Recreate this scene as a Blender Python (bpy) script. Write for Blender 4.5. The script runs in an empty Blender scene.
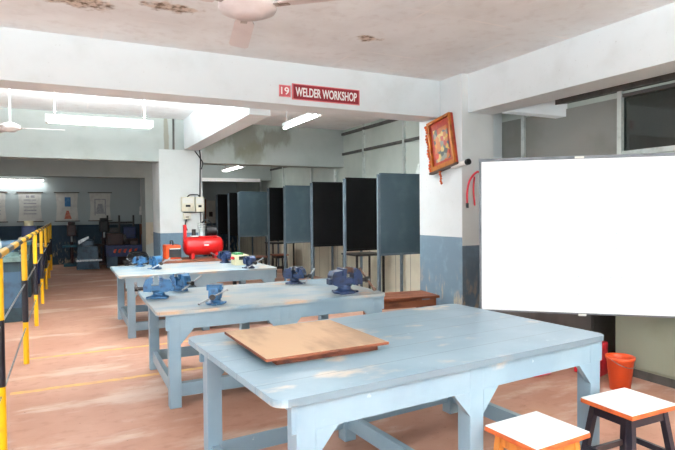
import bpy, bmesh, math, random
from mathutils import Vector, Matrix
random.seed(7)
S = bpy.context.scene
COL = S.collection
PI = math.pi

# ---------------------------------------------------------------- camera
cam_data = bpy.data.cameras.new('camera')
cam = bpy.data.objects.new('camera', cam_data)
COL.objects.link(cam)
S.camera = cam
FPX = 540.19
cam_data.sensor_width = 36.0
cam_data.sensor_fit = 'HORIZONTAL'
cam_data.lens = FPX / 675.0 * 36.0
cam_data.clip_start = 0.05
yaw, pitch, roll = math.radians(26.63), math.atan(13.41 / FPX), math.radians(-0.514)
r0 = Vector((math.cos(yaw), -math.sin(yaw), 0))
f0 = Vector((math.sin(yaw) * math.cos(pitch), math.cos(yaw) * math.cos(pitch), -math.sin(pitch)))
u0 = r0.cross(f0)
rv = math.cos(roll) * r0 + math.sin(roll) * u0
uv = math.cos(roll) * u0 - math.sin(roll) * r0
m = Matrix((rv, uv, -f0)).transposed().to_4x4()
m.translation = Vector((0, 0, 1.5))
cam.matrix_world = m

# ---------------------------------------------------------------- world, daylight, exposure
W = bpy.data.worlds.new('sky'); S.world = W
W.use_nodes = True
nt = W.node_tree
bg = nt.nodes['Background']
sky = nt.nodes.new('ShaderNodeTexSky')
sky.sky_type = 'HOSEK_WILKIE'
sky.sun_direction = (0.3, -0.5, 0.8)
nt.links.new(sky.outputs[0], bg.inputs[0])
bg.inputs[1].default_value = 0.8
S.view_settings.view_transform = 'Standard'
S.view_settings.look = 'None'
S.view_settings.exposure = 0.45
S.view_settings.gamma = 1.0
S.view_settings.use_curve_mapping = False

def area(name, loc, direction, sx, sy, power, col=(1, 1, 1), spread=PI):
    l = bpy.data.lights.new(name, 'AREA'); l.shape = 'RECTANGLE'
    l.size = sx; l.size_y = sy; l.energy = power; l.color = col; l.spread = spread
    o = bpy.data.objects.new(name, l); COL.objects.link(o)
    o.location = loc
    o.rotation_euler = Vector(direction).to_track_quat('-Z', 'Z').to_euler()
    return o
# added daylight lamps at unseen window openings behind and left of the camera
DAY = (0.84, 0.95, 1.0)
area('added_daylight_near', (-0.6, -2.75, 1.75), (0.12, 1, -0.03), 3.0, 1.7, 110, DAY)
area('added_daylight_near', (3.4, -2.75, 1.75), (-0.02, 1, -0.03), 2.6, 1.7, 14, DAY)
area('added_daylight_left', (-4.85, 1.5, 1.75), (1, 0.15, -0.03), 3.0, 1.7, 120, DAY)
area('added_daylight_left', (-4.85, 6.8, 1.75), (1, 0.1, -0.03), 2.6, 1.7, 60, DAY)

# ---------------------------------------------------------------- materials
def lin(c):
    return tuple(((x / 255.0) / 12.92 if x / 255.0 <= 0.04045 else ((x / 255.0 + 0.055) / 1.055) ** 2.4) for x in c[:3]) + (1,)

class N:
    def __init__(s, name, rough=0.6, metal=0.0, spec=0.4):
        s.m = bpy.data.materials.new(name); s.m.use_nodes = True
        s.t = s.m.node_tree; s.b = s.t.nodes['Principled BSDF']
        s.b.inputs['Roughness'].default_value = rough
        s.b.inputs['Metallic'].default_value = metal
        s.b.inputs['Specular IOR Level'].default_value = spec
        s.tc = s.t.nodes.new('ShaderNodeTexCoord')
        s.geo = s.t.nodes.new('ShaderNodeNewGeometry')
    def n(s, k): return s.t.nodes.new(k)
    def l(s, a, b): s.t.links.new(a, b)
    def val(s, op, a, b=None, c=None, clamp=False):
        x = s.n('ShaderNodeMath'); x.operation = op; x.use_clamp = clamp
        for i, v in enumerate((a, b, c)):
            if v is None: continue
            if hasattr(v, 'is_linked') or hasattr(v, 'links'): s.l(v, x.inputs[i])
            else: x.inputs[i].default_value = v
        return x.outputs[0]
    def noise(s, scale, detail=4, vec=None, stretch=None, rough=0.55):
        x = s.n('ShaderNodeTexNoise'); x.inputs['Scale'].default_value = scale
        x.inputs['Detail'].default_value = detail; x.inputs['Roughness'].default_value = rough
        v = vec or s.tc.outputs['Object']
        if stretch:
            mp = s.n('ShaderNodeMapping'); mp.inputs['Scale'].default_value = stretch
            s.l(v, mp.inputs[0]); v = mp.outputs[0]
        s.l(v, x.inputs['Vector'])
        return x.outputs['Fac']
    def ramp(s, fac, lo, hi):
        x = s.n('ShaderNodeMapRange'); x.inputs['From Min'].default_value = lo
        x.inputs['From Max'].default_value = hi; x.interpolation_type = 'SMOOTHSTEP'
        s.l(fac, x.inputs['Value'])
        return x.outputs['Result']
    def mix(s, fac, a, b):
        x = s.n('ShaderNodeMix'); x.data_type = 'RGBA'
        if hasattr(fac, 'links'): s.l(fac, x.inputs['Factor'])
        else: x.inputs['Factor'].default_value = fac
        for v, i in ((a, 6), (b, 7)):
            if hasattr(v, 'links'): s.l(v, x.inputs[i])
            else: x.inputs[i].default_value = lin(v)
        return x.outputs[2]
    def xyz(s, vec=None):
        x = s.n('ShaderNodeSeparateXYZ'); s.l(vec or s.tc.outputs['Object'], x.inputs[0]); return x.outputs
    def col(s, c):
        if hasattr(c, 'links'): s.l(c, s.b.inputs['Base Color'])
        else: s.b.inputs['Base Color'].default_value = lin(c)
        return s.m
    def bump(s, h, strength=0.2, dist=0.01):
        x = s.n('ShaderNodeBump'); x.inputs['Strength'].default_value = strength
        x.inputs['Distance'].default_value = dist
        s.l(h, x.inputs['Height']); s.l(x.outputs[0], s.b.inputs['Normal'])

def worn(name, c1, c2, scale=6, rough=0.55, metal=0.0, lo=0.45, hi=0.7, stretch=None, spec=0.4):
    k = N(name, rough, metal, spec)
    k.col(k.mix(k.ramp(k.noise(scale, 5, stretch=stretch), lo, hi), c1, c2))
    return k.m
def emit(name, c, st):
    k = N(name); k.col(c)
    k.b.inputs['Emission Color'].default_value = lin(c); k.b.inputs['Emission Strength'].default_value = st
    return k.m

def blob(k, p, pos, rad, nz, amt=0.35):
    """mask of an irregular stain around pos (x, y, z) with radii rad in object space"""
    x = k.n('ShaderNodeVectorMath'); x.operation = 'SUBTRACT'; k.l(p, x.inputs[0]); x.inputs[1].default_value = pos
    y = k.n('ShaderNodeVectorMath'); y.operation = 'DIVIDE'; k.l(x.outputs[0], y.inputs[0]); y.inputs[1].default_value = rad
    z = k.n('ShaderNodeVectorMath'); z.operation = 'LENGTH'; k.l(y.outputs[0], z.inputs[0])
    d = k.val('ADD', z.outputs['Value'], k.val('MULTIPLY', k.val('SUBTRACT', nz, 0.5), -4 * amt))
    return k.val('SUBTRACT', 1.0, k.ramp(d, 0.55, 1.05))

def mat_ceiling():
    k = N('ceiling_plaster', 0.9)
    P = k.tc.outputs['Object']; o = k.xyz()
    base = k.mix(k.ramp(k.noise(1.3, 6), 0.35, 0.7), (242, 246, 247), (230, 232, 232))
    fine = k.noise(9, 6)
    base = k.mix(k.val('MULTIPLY', k.ramp(fine, 0.5, 0.75), 0.3), base, (206, 202, 200))
    for ax, sp, off in ((0, 1.22, 0.3), (1, 1.22, 0.5)):
        fr = k.val('FRACT', k.val('DIVIDE', k.val('ADD', o[ax], 50 + off), sp))
        ln = k.val('LESS_THAN', k.val('ABSOLUTE', k.val('SUBTRACT', fr, 0.5)), 0.011)
        base = k.mix(k.val('MULTIPLY', k.val('MULTIPLY', ln, k.ramp(k.noise(1.1, 2), 0.45, 0.6)), 0.7), base, (250, 248, 246))
    nz = k.noise(7, 6)
    for pos, rad in (((0.13, 4.80, 3.19), (.30, .17, 1)), ((0.82, 4.62, 3.19), (.24, .13, 1)), ((2.68, 4.62, 3.19), (.13, .10, 1))):
        b = blob(k, P, pos, rad, nz, 0.5)
        base = k.mix(b, base, k.mix(k.ramp(k.noise(18, 5), .35, .6), (112, 96, 78), (214, 200, 188)))
    k.bump(k.noise(14, 6), 0.25, 0.01)
    return k.col(base)

def mat_wall(name, top=(228, 232, 231), low=(112, 134, 150), zline=None, dirt=(170, 172, 162), amt=0.25, stains=()):
    k = N(name, 0.75)
    P = k.tc.outputs['Object']; o = k.xyz()
    c = k.mix(k.val('MULTIPLY', k.ramp(k.noise(2.2, 6), 0.45, 0.75), amt), top, dirt)
    c = k.mix(k.val('MULTIPLY', k.ramp(k.noise(30, 4), 0.66, 0.8), 0.4), c, (150, 148, 140))
    if zline is not None:
        l = k.mix(k.ramp(k.noise(5, 6), 0.5, 0.72), low, tuple(min(255, int(v * 1.13)) for v in low))
        near = k.ramp(o[2], 0.95, 0.15)
        l = k.mix(k.val('MULTIPLY', k.ramp(k.noise(14, 5, stretch=(1, 1, .35)), 0.5, 0.68), near), l, (186, 172, 150))
        c = k.mix(k.val('LESS_THAN', o[2], zline), c, l)
    nz = k.noise(5, 6, stretch=(1, 1, .45))
    for pos, rad, sc in stains:
        c = k.mix(k.val('MULTIPLY', blob(k, P, pos, rad, nz, .45), .6), c, sc)
    k.bump(k.noise(20, 4), 0.12, 0.01)
    return k.col(c)

def mat_floor():
    k = N('terracotta_floor', 0.55, spec=0.35)
    a = k.mix(k.ramp(k.noise(1.2, 6), 0.35, 0.68), (182, 134, 112), (198, 152, 130))
    a = k.mix(k.val('MULTIPLY', k.ramp(k.noise(8, 6, stretch=(1, 1.5, 1)), 0.5, 0.75), .5), a, (160, 108, 86))
    # pale scuffed patches where cement shows
    wn = k.noise(1.1, 7, stretch=(.55, 1.5, 1), rough=.6)
    a = k.mix(k.val('MULTIPLY', k.ramp(wn, 0.53, 0.66), .65), a, (222, 202, 188))
    a = k.mix(k.ramp(k.noise(40, 3), 0.68, 0.76), a, (120, 88, 72))
    k.bump(k.noise(25, 5), 0.12, 0.006)
    return k.col(a)

def mat_table():
    k = N('blue_grey_paint', 0.38, spec=0.45)
    o = k.xyz()
    c = k.mix(k.ramp(k.noise(2.5, 5), 0.35, 0.7), (130, 153, 167), (144, 166, 178))
    fr = k.val('FRACT', k.val('DIVIDE', k.val('ADD', o[1], 10.0), 0.213))
    seam = k.val('MULTIPLY', k.val('LESS_THAN', fr, 0.024), k.val('GREATER_THAN', o[2], 0.7))
    topm = k.ramp(o[2], .72, .735)
    wear = k.ramp(k.noise(4.5, 7, stretch=(.6, 1, 1)), 0.57, 0.70)
    c = k.mix(k.val('MULTIPLY', k.val('MULTIPLY', wear, topm), .75), c, (216, 196, 172))
    c = k.mix(k.val('MULTIPLY', k.ramp(k.noise(16, 5), 0.69, 0.76), .4), c, (206, 216, 218))
    c = k.mix(k.val('MULTIPLY', seam, .65), c, (92, 104, 112))
    k.bump(k.noise(30, 4, stretch=(.2, 1, 1)), 0.1, 0.004)
    return k.col(c)
def mat_table_worn():
    k = N('blue_grey_paint_worn_pale', 0.42, spec=0.4)
    o = k.xyz()
    c = k.mix(k.ramp(k.noise(2.5, 5), 0.35, 0.7), (130, 153, 167), (144, 166, 178))
    topm = k.ramp(o[2], .72, .735)
    wear = k.ramp(k.noise(2.6, 7, stretch=(.7, 1, 1)), 0.40, 0.56)
    c = k.mix(k.val('MULTIPLY', k.val('MULTIPLY', wear, topm), .9), c, (168, 171, 168))
    rust = k.ramp(k.noise(2.1, 6, stretch=(1, 1.3, 1)), 0.58, 0.68)
    c = k.mix(k.val('MULTIPLY', k.val('MULTIPLY', rust, topm), .6), c, (220, 170, 122))
    fr = k.val('FRACT', k.val('DIVIDE', k.val('ADD', o[1], 10.0), 0.213))
    seam = k.val('MULTIPLY', k.val('LESS_THAN', fr, 0.024), k.val('GREATER_THAN', o[2], 0.7))
    c = k.mix(k.val('MULTIPLY', seam, .5), c, (120, 126, 126))
    return k.col(c)

def mat_band(name, axis, length, duty=.5, off=0.0):
    k = N(name, 0.35, spec=.5); o = k.xyz()
    fr = k.val('FRACT', k.val('DIVIDE', k.val('ADD', o[axis], off), length))
    c = k.mix(k.val('LESS_THAN', fr, duty), k.mix(k.ramp(k.noise(9), .55, .75), (250, 188, 12), (226, 160, 24)), (28, 24, 32))
    return k.col(c)

MT = {}
MT['ceiling'] = mat_ceiling()
MT['floor'] = mat_floor()
MT['beam'] = mat_wall('white_limewash', (228, 234, 236), amt=.18)
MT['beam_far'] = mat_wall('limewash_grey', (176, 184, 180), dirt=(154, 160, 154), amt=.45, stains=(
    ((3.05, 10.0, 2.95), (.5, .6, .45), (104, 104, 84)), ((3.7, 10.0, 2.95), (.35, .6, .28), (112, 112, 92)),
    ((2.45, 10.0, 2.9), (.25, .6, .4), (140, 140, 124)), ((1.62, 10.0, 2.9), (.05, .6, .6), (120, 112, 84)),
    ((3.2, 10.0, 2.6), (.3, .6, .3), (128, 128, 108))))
MT['pillar'] = mat_wall('pillar_paint', (228, 233, 234), (112, 134, 150), 1.165, amt=.12)
MT['pillar_front'] = mat_wall('pillar_front_paint', (226, 228, 226), (104, 124, 140), 1.06, amt=.12)
MT['pillar_far'] = mat_wall('far_pillar_paint', (206, 210, 208), (96, 118, 134), 1.14, amt=.3)
MT['wall_back'] = mat_wall('back_wall_paint', (176, 186, 186), (44, 66, 82), 1.17, amt=.25)
MT['wall_side'] = mat_wall('side_wall_paint', (222, 226, 224), (112, 134, 150), 1.165)
def mat_panel():
    k = N('partition_board', .6); o = k.xyz()
    up_ = k.mix(k.ramp(k.noise(1.1, 5), .4, .7), (190, 198, 190), (172, 182, 174))
    lo_ = k.mix(k.ramp(k.noise(2, 5), .4, .7), (214, 210, 190), (198, 193, 174))
    c = k.mix(k.val('LESS_THAN', o[2], 1.9), up_, lo_)
    fr = k.val('FRACT', k.val('DIVIDE', k.val('ADD', o[1], 20.0), 0.46))
    sm = k.val('MULTIPLY', k.val('LESS_THAN', fr, .03), k.val('LESS_THAN', o[2], 1.9))
    return k.col(k.mix(sm, c, (120, 116, 104)))
MT['panel'] = mat_panel()
MT['panel_grey'] = worn('grey_board', (138, 138, 133), (126, 126, 120), 1.5, .6)
MT['alu'] = worn('aluminium', (206, 212, 208), (180, 188, 184), 10, .35, .4)
MT['dark_trim'] = worn('dark_frame', (84, 82, 78), (64, 62, 60), 8, .6)
MT['yellow_line'] = worn('faded_yellow_paint', (222, 176, 104), (204, 156, 116), 9, .6, lo=.4, hi=.62)
MT['table'] = mat_table(); MT['table_worn'] = mat_table_worn()
MT['post'] = mat_band('hazard_paint_post', 2, .84, .5, .42)   # set so that middle third is black
MT['rail'] = mat_band('hazard_paint_rail', 1, .9, .45, .1)
MT['booth'] = worn('slate_blue_grey_sheet', (70, 90, 100), (80, 101, 110), 3, .5)
MT['black'] = worn('black_board', (6, 6, 7), (10, 10, 11), 5, .45, spec=.2)
MT['post_grey'] = worn('grey_steel', (92, 106, 116), (110, 122, 130), 7, .45)
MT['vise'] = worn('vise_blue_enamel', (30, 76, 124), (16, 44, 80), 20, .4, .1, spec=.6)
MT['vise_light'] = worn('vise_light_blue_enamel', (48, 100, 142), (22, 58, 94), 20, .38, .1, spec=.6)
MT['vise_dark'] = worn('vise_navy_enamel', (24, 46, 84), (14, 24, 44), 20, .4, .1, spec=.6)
MT['steel'] = worn('bare_steel', (168, 172, 176), (110, 110, 112), 25, .35, .85)
MT['dark_steel'] = worn('oily_steel', (58, 54, 52), (36, 34, 36), 20, .45, .5)
MT['rusty'] = worn('rusty_steel', (126, 92, 76), (84, 62, 56), 20, .7, .2)
MT['ply'] = worn('stained_plywood', (196, 162, 130), (150, 122, 98), 5, .65, lo=.42, hi=.72, stretch=(1, .35, 1))
MT['ply_edge'] = worn('plywood_edge', (120, 62, 38), (80, 42, 30), 12, .7)
MT['laminate'] = worn('white_laminate', (240, 242, 240), (228, 230, 228), 3, .3)
MT['stool_edge'] = worn('orange_edging', (196, 96, 48), (160, 70, 36), 14, .5)
MT['stool_wood'] = worn('varnished_orange_wood', (206, 128, 52), (168, 92, 40), 6, .45, stretch=(4, 4, .7))
MT['stool_dark'] = worn('black_enamel', (30, 26, 36), (44, 36, 44), 12, .35)
MT['whiteboard'] = worn('whiteboard_enamel', (250, 251, 253), (246, 248, 251), 2, .3)
MT['frame_grey'] = worn('grey_frame', (96, 98, 102), (78, 80, 84), 9, .45, .2)
MT['marker'] = worn('faint_marker', (186, 204, 234), (204, 218, 240), 6, .5)
MT['cabinet'] = worn('olive_grey_enamel', (146, 150, 132), (136, 140, 122), 2, .42)
MT['dark_block'] = worn('dark_grey_brown_enamel', (86, 80, 76), (70, 64, 62), 2.5, .5)
MT['bucket'] = worn('orange_plastic', (224, 84, 40), (206, 70, 32), 4, .4)
MT['red'] = worn('red_plastic', (196, 24, 40), (150, 14, 30), 9, .4)
MT['red_enamel'] = worn('red_enamel', (208, 26, 26), (186, 16, 20), 4, .28, spec=.6)
MT['sign_red'] = worn('sign_red', (150, 30, 42), (142, 28, 40), 6, .45)
MT['sign_pale'] = worn('sign_faded_red', (204, 92, 100), (196, 82, 92), 6, .45)
MT['sign_border'] = worn('sign_border_pink', (226, 130, 134), (214, 110, 116), 6, .45)
MT['white_paint'] = worn('white_lettering', (246, 244, 240), (240, 238, 234), 6, .5)
MT['fan'] = worn('fan_cream_enamel', (226, 218, 216), (208, 198, 196), 3, .4)
MT['fan_dirt'] = worn('fan_dusty_enamel', (176, 168, 162), (128, 112, 98), 7, .6)
MT['fan_orange'] = worn('fan_hub_shade', (240, 234, 230), (232, 226, 222), 3, .35)
MT['fixture'] = worn('fixture_white_enamel', (232, 234, 230), (220, 222, 218), 3, .45)
MT['tube'] = emit('fluorescent_tube', (255, 253, 250), 9)
MT['gold'] = worn('gold_frame', (184, 108, 36), (140, 66, 26), 12, .4, .2)
MT['pic_red'] = worn('picture_red', (166, 50, 42), (186, 84, 44), 30, .5)
MT['pic_mid'] = None
def mat_pic():
    k = N('devotional_print', .4)
    v = k.n('ShaderNodeTexVoronoi'); v.inputs['Scale'].default_value = 17; k.l(k.tc.outputs['Object'], v.inputs['Vector'])
    r = k.n('ShaderNodeValToRGB'); r.color_ramp.interpolation = 'CONSTANT'
    cols = [(72, 96, 104), (214, 172, 78), (186, 72, 52), (150, 150, 140), (196, 120, 66), (60, 70, 66), (222, 196, 130)]
    while len(r.color_ramp.elements) < len(cols): r.color_ramp.elements.new(.5)
    for i, c in enumerate(cols):
        e = r.color_ramp.elements[i]; e.position = i / len(cols); e.color = lin(c)
    sx = k.n('ShaderNodeSeparateColor'); k.l(v.outputs['Color'], sx.inputs[0]); k.l(sx.outputs[0], r.inputs[0])
    return k.col(r.outputs[0])
MT['pic_mid'] = mat_pic()
MT['flower'] = worn('marigold_garland', (206, 92, 30), (150, 60, 34), 40, .8)
MT['hose'] = worn('red_rubber_hose', (226, 62, 78), (206, 44, 62), 8, .4)
MT['black_rubber'] = worn('black_rubber', (24, 24, 26), (36, 36, 38), 8, .5)
MT['switch'] = worn('cream_switchbox', (214, 208, 186), (196, 190, 170), 8, .45)
MT['paper'] = worn('chart_paper', (212, 210, 202), (196, 192, 186), 6, .7)
MT['ink_blue'] = worn('chart_blue', (70, 120, 168), (96, 142, 182), 14, .7)
MT['ink_red'] = worn('chart_red', (196, 110, 88), (210, 150, 130), 14, .7)
MT['ink_grey'] = worn('chart_grey', (158, 156, 160), (186, 184, 186), 14, .7)
MT['batten'] = worn('brown_batten', (70, 48, 38), (50, 36, 30), 12, .6)
MT['brown_wood'] = worn('brown_wood', (132, 78, 52), (92, 52, 36), 7, .6, stretch=(.5, 3, 3))
MT['mach_blue'] = worn('machine_royal_blue', (24, 44, 96), (18, 28, 62), 8, .4)
MT['mach_teal'] = worn('machine_teal', (36, 104, 124), (28, 74, 92), 8, .4)
MT['mach_slate'] = worn('machine_slate', (60, 88, 110), (44, 62, 80), 8, .45)
MT['mach_under'] = worn('machine_dark_teal', (36, 58, 66), (26, 42, 50), 8, .5)
MT['mach_green'] = worn('machine_grey_green', (108, 132, 128), (78, 98, 98), 8, .5)
MT['mach_dark'] = worn('machine_dark_maroon', (58, 28, 28), (34, 24, 26), 8, .5)
MT['orange'] = worn('orange_enamel', (228, 84, 30), (206, 66, 24), 8, .4)
MT['cream'] = worn('cream_enamel', (222, 214, 176), (204, 196, 158), 8, .45)
MT['green'] = worn('green_enamel', (52, 120, 68), (40, 92, 56), 8, .45)
MT['cable'] = worn('grey_black_cable', (40, 40, 42), (58, 58, 60), 8, .6)
MT['beige'] = worn('beige_board', (188, 180, 160), (168, 160, 142), 6, .7)
def mat_glass():
    k = N('tinted_glass', .04, spec=.5)
    k.b.inputs['Transmission Weight'].default_value = .8
    k.b.inputs['Roughness'].default_value = .05
    return k.col(k.mix(k.ramp(k.noise(2), .4, .7), (96, 104, 98), (110, 118, 110)))
MT['glass'] = mat_glass()

# ---------------------------------------------------------------- mesh helpers
class G:
    """collects shapes into one bmesh"""
    def __init__(s): s.bm = bmesh.new()
    def _add(s, verts, faces, mi=0, smooth=False):
        vs = [s.bm.verts.new(v) for v in verts]
        for f in faces:
            try:
                fc = s.bm.faces.new([vs[i] for i in f]); fc.material_index = mi; fc.smooth = smooth
            except ValueError: pass
        return s
    def box(s, x0, x1, y0, y1, z0, z1, mi=0, M=None, bev=0.0):
        tmp = bmesh.new()
        vs = [tmp.verts.new(v) for v in ((x0,y0,z0),(x1,y0,z0),(x1,y1,z0),(x0,y1,z0),(x0,y0,z1),(x1,y0,z1),(x1,y1,z1),(x0,y1,z1))]
        for f in ((0,3,2,1),(4,5,6,7),(0,1,5,4),(1,2,6,5),(2,3,7,6),(3,0,4,7)): tmp.faces.new([vs[i] for i in f])
        if bev > 0:
            bmesh.ops.bevel(tmp, geom=list(tmp.edges), offset=bev, segments=2, affect='EDGES', profile=.6)
        tmp.verts.index_update()
        s._add([(M @ v.co if M else v.co.copy()) for v in tmp.verts], [[v.index for v in f.verts] for f in tmp.faces], mi)
        tmp.free(); return s
    def cyl(s, a, b, r0, r1=None, seg=16, mi=0, caps=True):
        a = Vector(a); b = Vector(b); r1 = r0 if r1 is None else r1
        d = (b - a).normalized(); h = Vector((0, 0, 1)) if abs(d.z) < .9 else Vector((1, 0, 0))
        u = d.cross(h).normalized(); w = d.cross(u)
        vs = []
        for p, r in ((a, r0), (b, r1)):
            for i in range(seg):
                t = 2 * PI * i / seg; vs.append(p + u * math.cos(t) * r + w * math.sin(t) * r)
        fs = [(i, (i+1) % seg, seg + (i+1) % seg, seg + i) for i in range(seg)]
        s._add(vs, fs, mi, True)
        if caps:
            s._add(vs[:seg], [list(range(seg))[::-1]], mi); s._add(vs[seg:], [list(range(seg))], mi)
        return s
    def lathe(s, prof, c=(0,0,0), seg=24, mi=0, axis='Z', capped=True):
        vs = []; n = len(prof)
        for r, z in prof:
            for i in range(seg):
                t = 2 * PI * i / seg
                q = (r*math.cos(t), r*math.sin(t), z)
                if axis == 'X': q = (q[2], q[0], q[1])
                if axis == 'Y': q = (q[0], q[2], q[1])
                vs.append(Vector(q) + Vector(c))
        fs = []
        for k in range(n-1):
            for i in range(seg):
                fs.append((k*seg+i, k*seg+(i+1) % seg, (k+1)*seg+(i+1) % seg, (k+1)*seg+i))
        if capped: fs.append(list(range(seg))[::-1]); fs.append([(n-1)*seg+i for i in range(seg)])
        return s._add(vs, fs, mi, True)
    def prism(s, pts, axis, a, b, mi=0, M=None):
        """polygon pts (2D) extruded along axis from a to b"""
        def q(p, t):
            v = {'X': (t, p[0], p[1]), 'Y': (p[0], t, p[1]), 'Z': (p[0], p[1], t)}[axis]
            return M @ Vector(v) if M else Vector(v)
        n = len(pts)
        vs = [q(p, a) for p in pts] + [q(p, b) for p in pts]
        fs = [list(range(n))[::-1], list(range(n, 2*n))] + [(i, (i+1) % n, n+(i+1) % n, n+i) for i in range(n)]
        return s._add(vs, fs, mi)
    def tube(s, pts, r, seg=10, mi=0):
        pts = [Vector(p) for p in pts]
        rings = []
        prev = None
        for i, p in enumerate(pts):
            d = (pts[min(i+1, len(pts)-1)] - pts[max(i-1, 0)]).normalized()
            if prev is None:
                h = Vector((0, 0, 1)) if abs(d.z) < .9 else Vector((1, 0, 0)); u = d.cross(h).normalized()
            else: u = (prev - d * prev.dot(d)).normalized()
            prev = u; w = d.cross(u)
            rings.append([p + u*math.cos(2*PI*k/seg)*r + w*math.sin(2*PI*k/seg)*r for k in range(seg)])
        vs = [v for rg in rings for v in rg]
        fs = [(k*seg+i, k*seg+(i+1) % seg, (k+1)*seg+(i+1) % seg, (k+1)*seg+i) for k in range(len(pts)-1) for i in range(seg)]
        fs.append(list(range(seg))[::-1]); fs.append([(len(pts)-1)*seg+i for i in range(seg)])
        return s._add(vs, fs, mi, True)
    def build(s, name, mats, parent=None, loc=None, rot=None):
        bmesh.ops.recalc_face_normals(s.bm, faces=s.bm.faces)
        me = bpy.data.meshes.new(name); s.bm.to_mesh(me); s.bm.free()
        for mm in (mats if isinstance(mats, (list, tuple)) else [mats]): me.materials.append(mm if not isinstance(mm, str) else MT[mm])
        o = bpy.data.objects.new(name, me); COL.objects.link(o)
        if parent: o.parent = parent
        if loc: o.location = loc
        if rot: o.rotation_euler = rot
        return o

def spline(pts, n=8):
    pts = [Vector(p) for p in pts]; P = [pts[0]*2-pts[1]] + pts + [pts[-1]*2-pts[-2]]; out = []
    for i in range(1, len(P)-2):
        for k in range(n):
            t = k/n; a, b, c, d = P[i-1:i+3]
            out.append(.5*((2*b)+(-a+c)*t+(2*a-5*b+4*c-d)*t*t+(-a+3*b-3*c+d)*t**3))
    out.append(pts[-1]); return out

def tag(o, label, cat, group=None):
    o['label'] = label; o['category'] = cat
    if group: o['group'] = group
    return o
def thing(name, label, cat, loc=(0,0,0), rz=0.0, group=None):
    o = bpy.data.objects.new(name, None); COL.objects.link(o); o.empty_display_size = .1
    o.location = loc; o.rotation_euler = (0, 0, rz)
    return tag(o, label, cat, group)
def struct(o): o['kind'] = 'structure'; return o
def dup(root, loc, rz, label, group=None, mats=None):
    r = root.copy(); COL.objects.link(r); r.location = loc; r.rotation_euler = (0, 0, rz); r['label'] = label
    if group: r['group'] = group
    def rec(src, dst):
        for ch in [c for c in bpy.data.objects if c.parent == src]:
            c = ch.copy(); COL.objects.link(c); c.parent = dst
            if mats and c.data and c.data.materials and c.data.materials[0] and c.data.materials[0].name in mats:
                c.data = c.data.copy(); c.data.materials[0] = mats[ch.data.materials[0].name]
            rec(ch, c)
    rec(root, r)
    return r
def letters(txt, size, mat, parent, loc, rot, name='lettering', ext=.001, scale_x=1.0, width=None):
    cu = bpy.data.curves.new('text', 'FONT'); cu.body = txt; cu.size = size; cu.extrude = ext
    cu.align_x = 'CENTER'; cu.align_y = 'CENTER'; cu.offset = size*(.022 if len(txt) > 2 else .012)
    t = bpy.data.objects.new('text', cu); COL.objects.link(t)
    dg = bpy.context.evaluated_depsgraph_get()
    me = bpy.data.meshes.new_from_object(t.evaluated_get(dg))
    bpy.data.objects.remove(t)
    xs = [v.co.x for v in me.vertices]; ys = [v.co.y for v in me.vertices]
    cx = (min(xs)+max(xs))/2; cy = (min(ys)+max(ys))/2; w = max(xs)-min(xs); k = (width/w) if width else 1
    for v in me.vertices: v.co.x = (v.co.x-cx)*k; v.co.y -= cy
    me.materials.clear(); me.materials.append(MT[mat])
    o = bpy.data.objects.new(name, me); COL.objects.link(o); o.parent = parent; o.location = loc; o.rotation_euler = rot
    return o

# ================================================================ STRUCTURE
XL, XR, YN, YB, ZC = -5.0, 5.19, -3.0, 18.0, 3.19
struct(G().box(XL-.2, 7.4, YN-.2, YB+.2, -.12, 0).build('floor', 'floor'))
struct(G().box(XL-.2, 7.4, YN-.2, YB+.2, ZC, ZC+.15).build('ceiling', 'ceiling'))
struct(G().box(XL-.2, 7.4, YB, YB+.2, 0, ZC).build('wall_back', 'wall_back'))
# near wall (behind the camera) and left wall with window openings
g = G()
g.box(XL-.2, 7.4, YN-.2, YN, 0, .9).box(XL-.2, 7.4, YN-.2, YN, 2.6, ZC)
for a, b in ((XL-.2, -2.1), (.9, 2.1), (4.7, 7.4)): g.box(a, b, YN-.2, YN, .9, 2.6)
struct(g.build('wall_near', 'wall_side'))
g = G()
g.box(XL-.2, XL, YN, YB, 0, .9).box(XL-.2, XL, YN, YB, 2.6, ZC)
for a, b in ((YN, 0.0), (3.0, 5.5), (8.1, YB)): g.box(XL-.2, XL, a, b, .9, 2.6)
struct(g.build('wall_left', 'wall_side'))
# right partition wall of boards, with the corridor behind it
g = G()
g.box(XR, XR+.06, YN, YB, 0, 2.08).box(XR, XR+.06, YN, YB, 2.67, ZC)
g.box(XR, XR+.06, 3.72, YB, 2.08, 2.67).box(XR, XR+.06, YN, 0.6, 2.08, 2.67)
struct(g.build('wall_right', 'panel'))
struct(G().box(7.2, 7.4, YN, YB, 0, ZC).build('wall_corridor', 'panel_grey'))
struct(G().box(XR-.012, XR, 3.74, 5.44, .98, 2.66).build('wall_board', 'panel_grey'))
w = struct(G().box(XR+.02, XR+.03, .6, 3.72, 2.08, 2.67).build('window_1', 'glass'))
g = G()
g.box(XR-.03, XR+.02, .6, 3.72, 2.05, 2.10)
g.box(XR-.03, XR+.02, 2.1, 2.14, 2.1, 2.655)
g.build('window_frame', 'alu', w)
# aluminium mullions and transoms over the partition
g = G()
struct(G().box(XR-.03, XR+.02, .6, 3.72, 2.655, 2.69).build('trim_7', 'dark_trim'))
for y in (3.72, 5.05, 6.40, 7.75, 9.15, 10.4, 11.66, 13.5, 15.4): g.box(XR-.045, XR-.0, y-.025, y+.025, 0.9 if y > 5.5 else 1.0, ZC)
struct(g.build('trim_1', 'alu'))
g = G()
g.box(XR-.035, XR-.001, 6.2, YB, 2.665, 2.715).box(XR-.05, XR-.001, 5.46, YB, 3.075, 3.125)
struct(g.build('trim_2', 'dark_trim'))
g = G().box(XR-.07, XR-.001, .6, 5.2, 2.72, 2.80)
struct(g.build('trim_3', 'dark_trim'))
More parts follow.
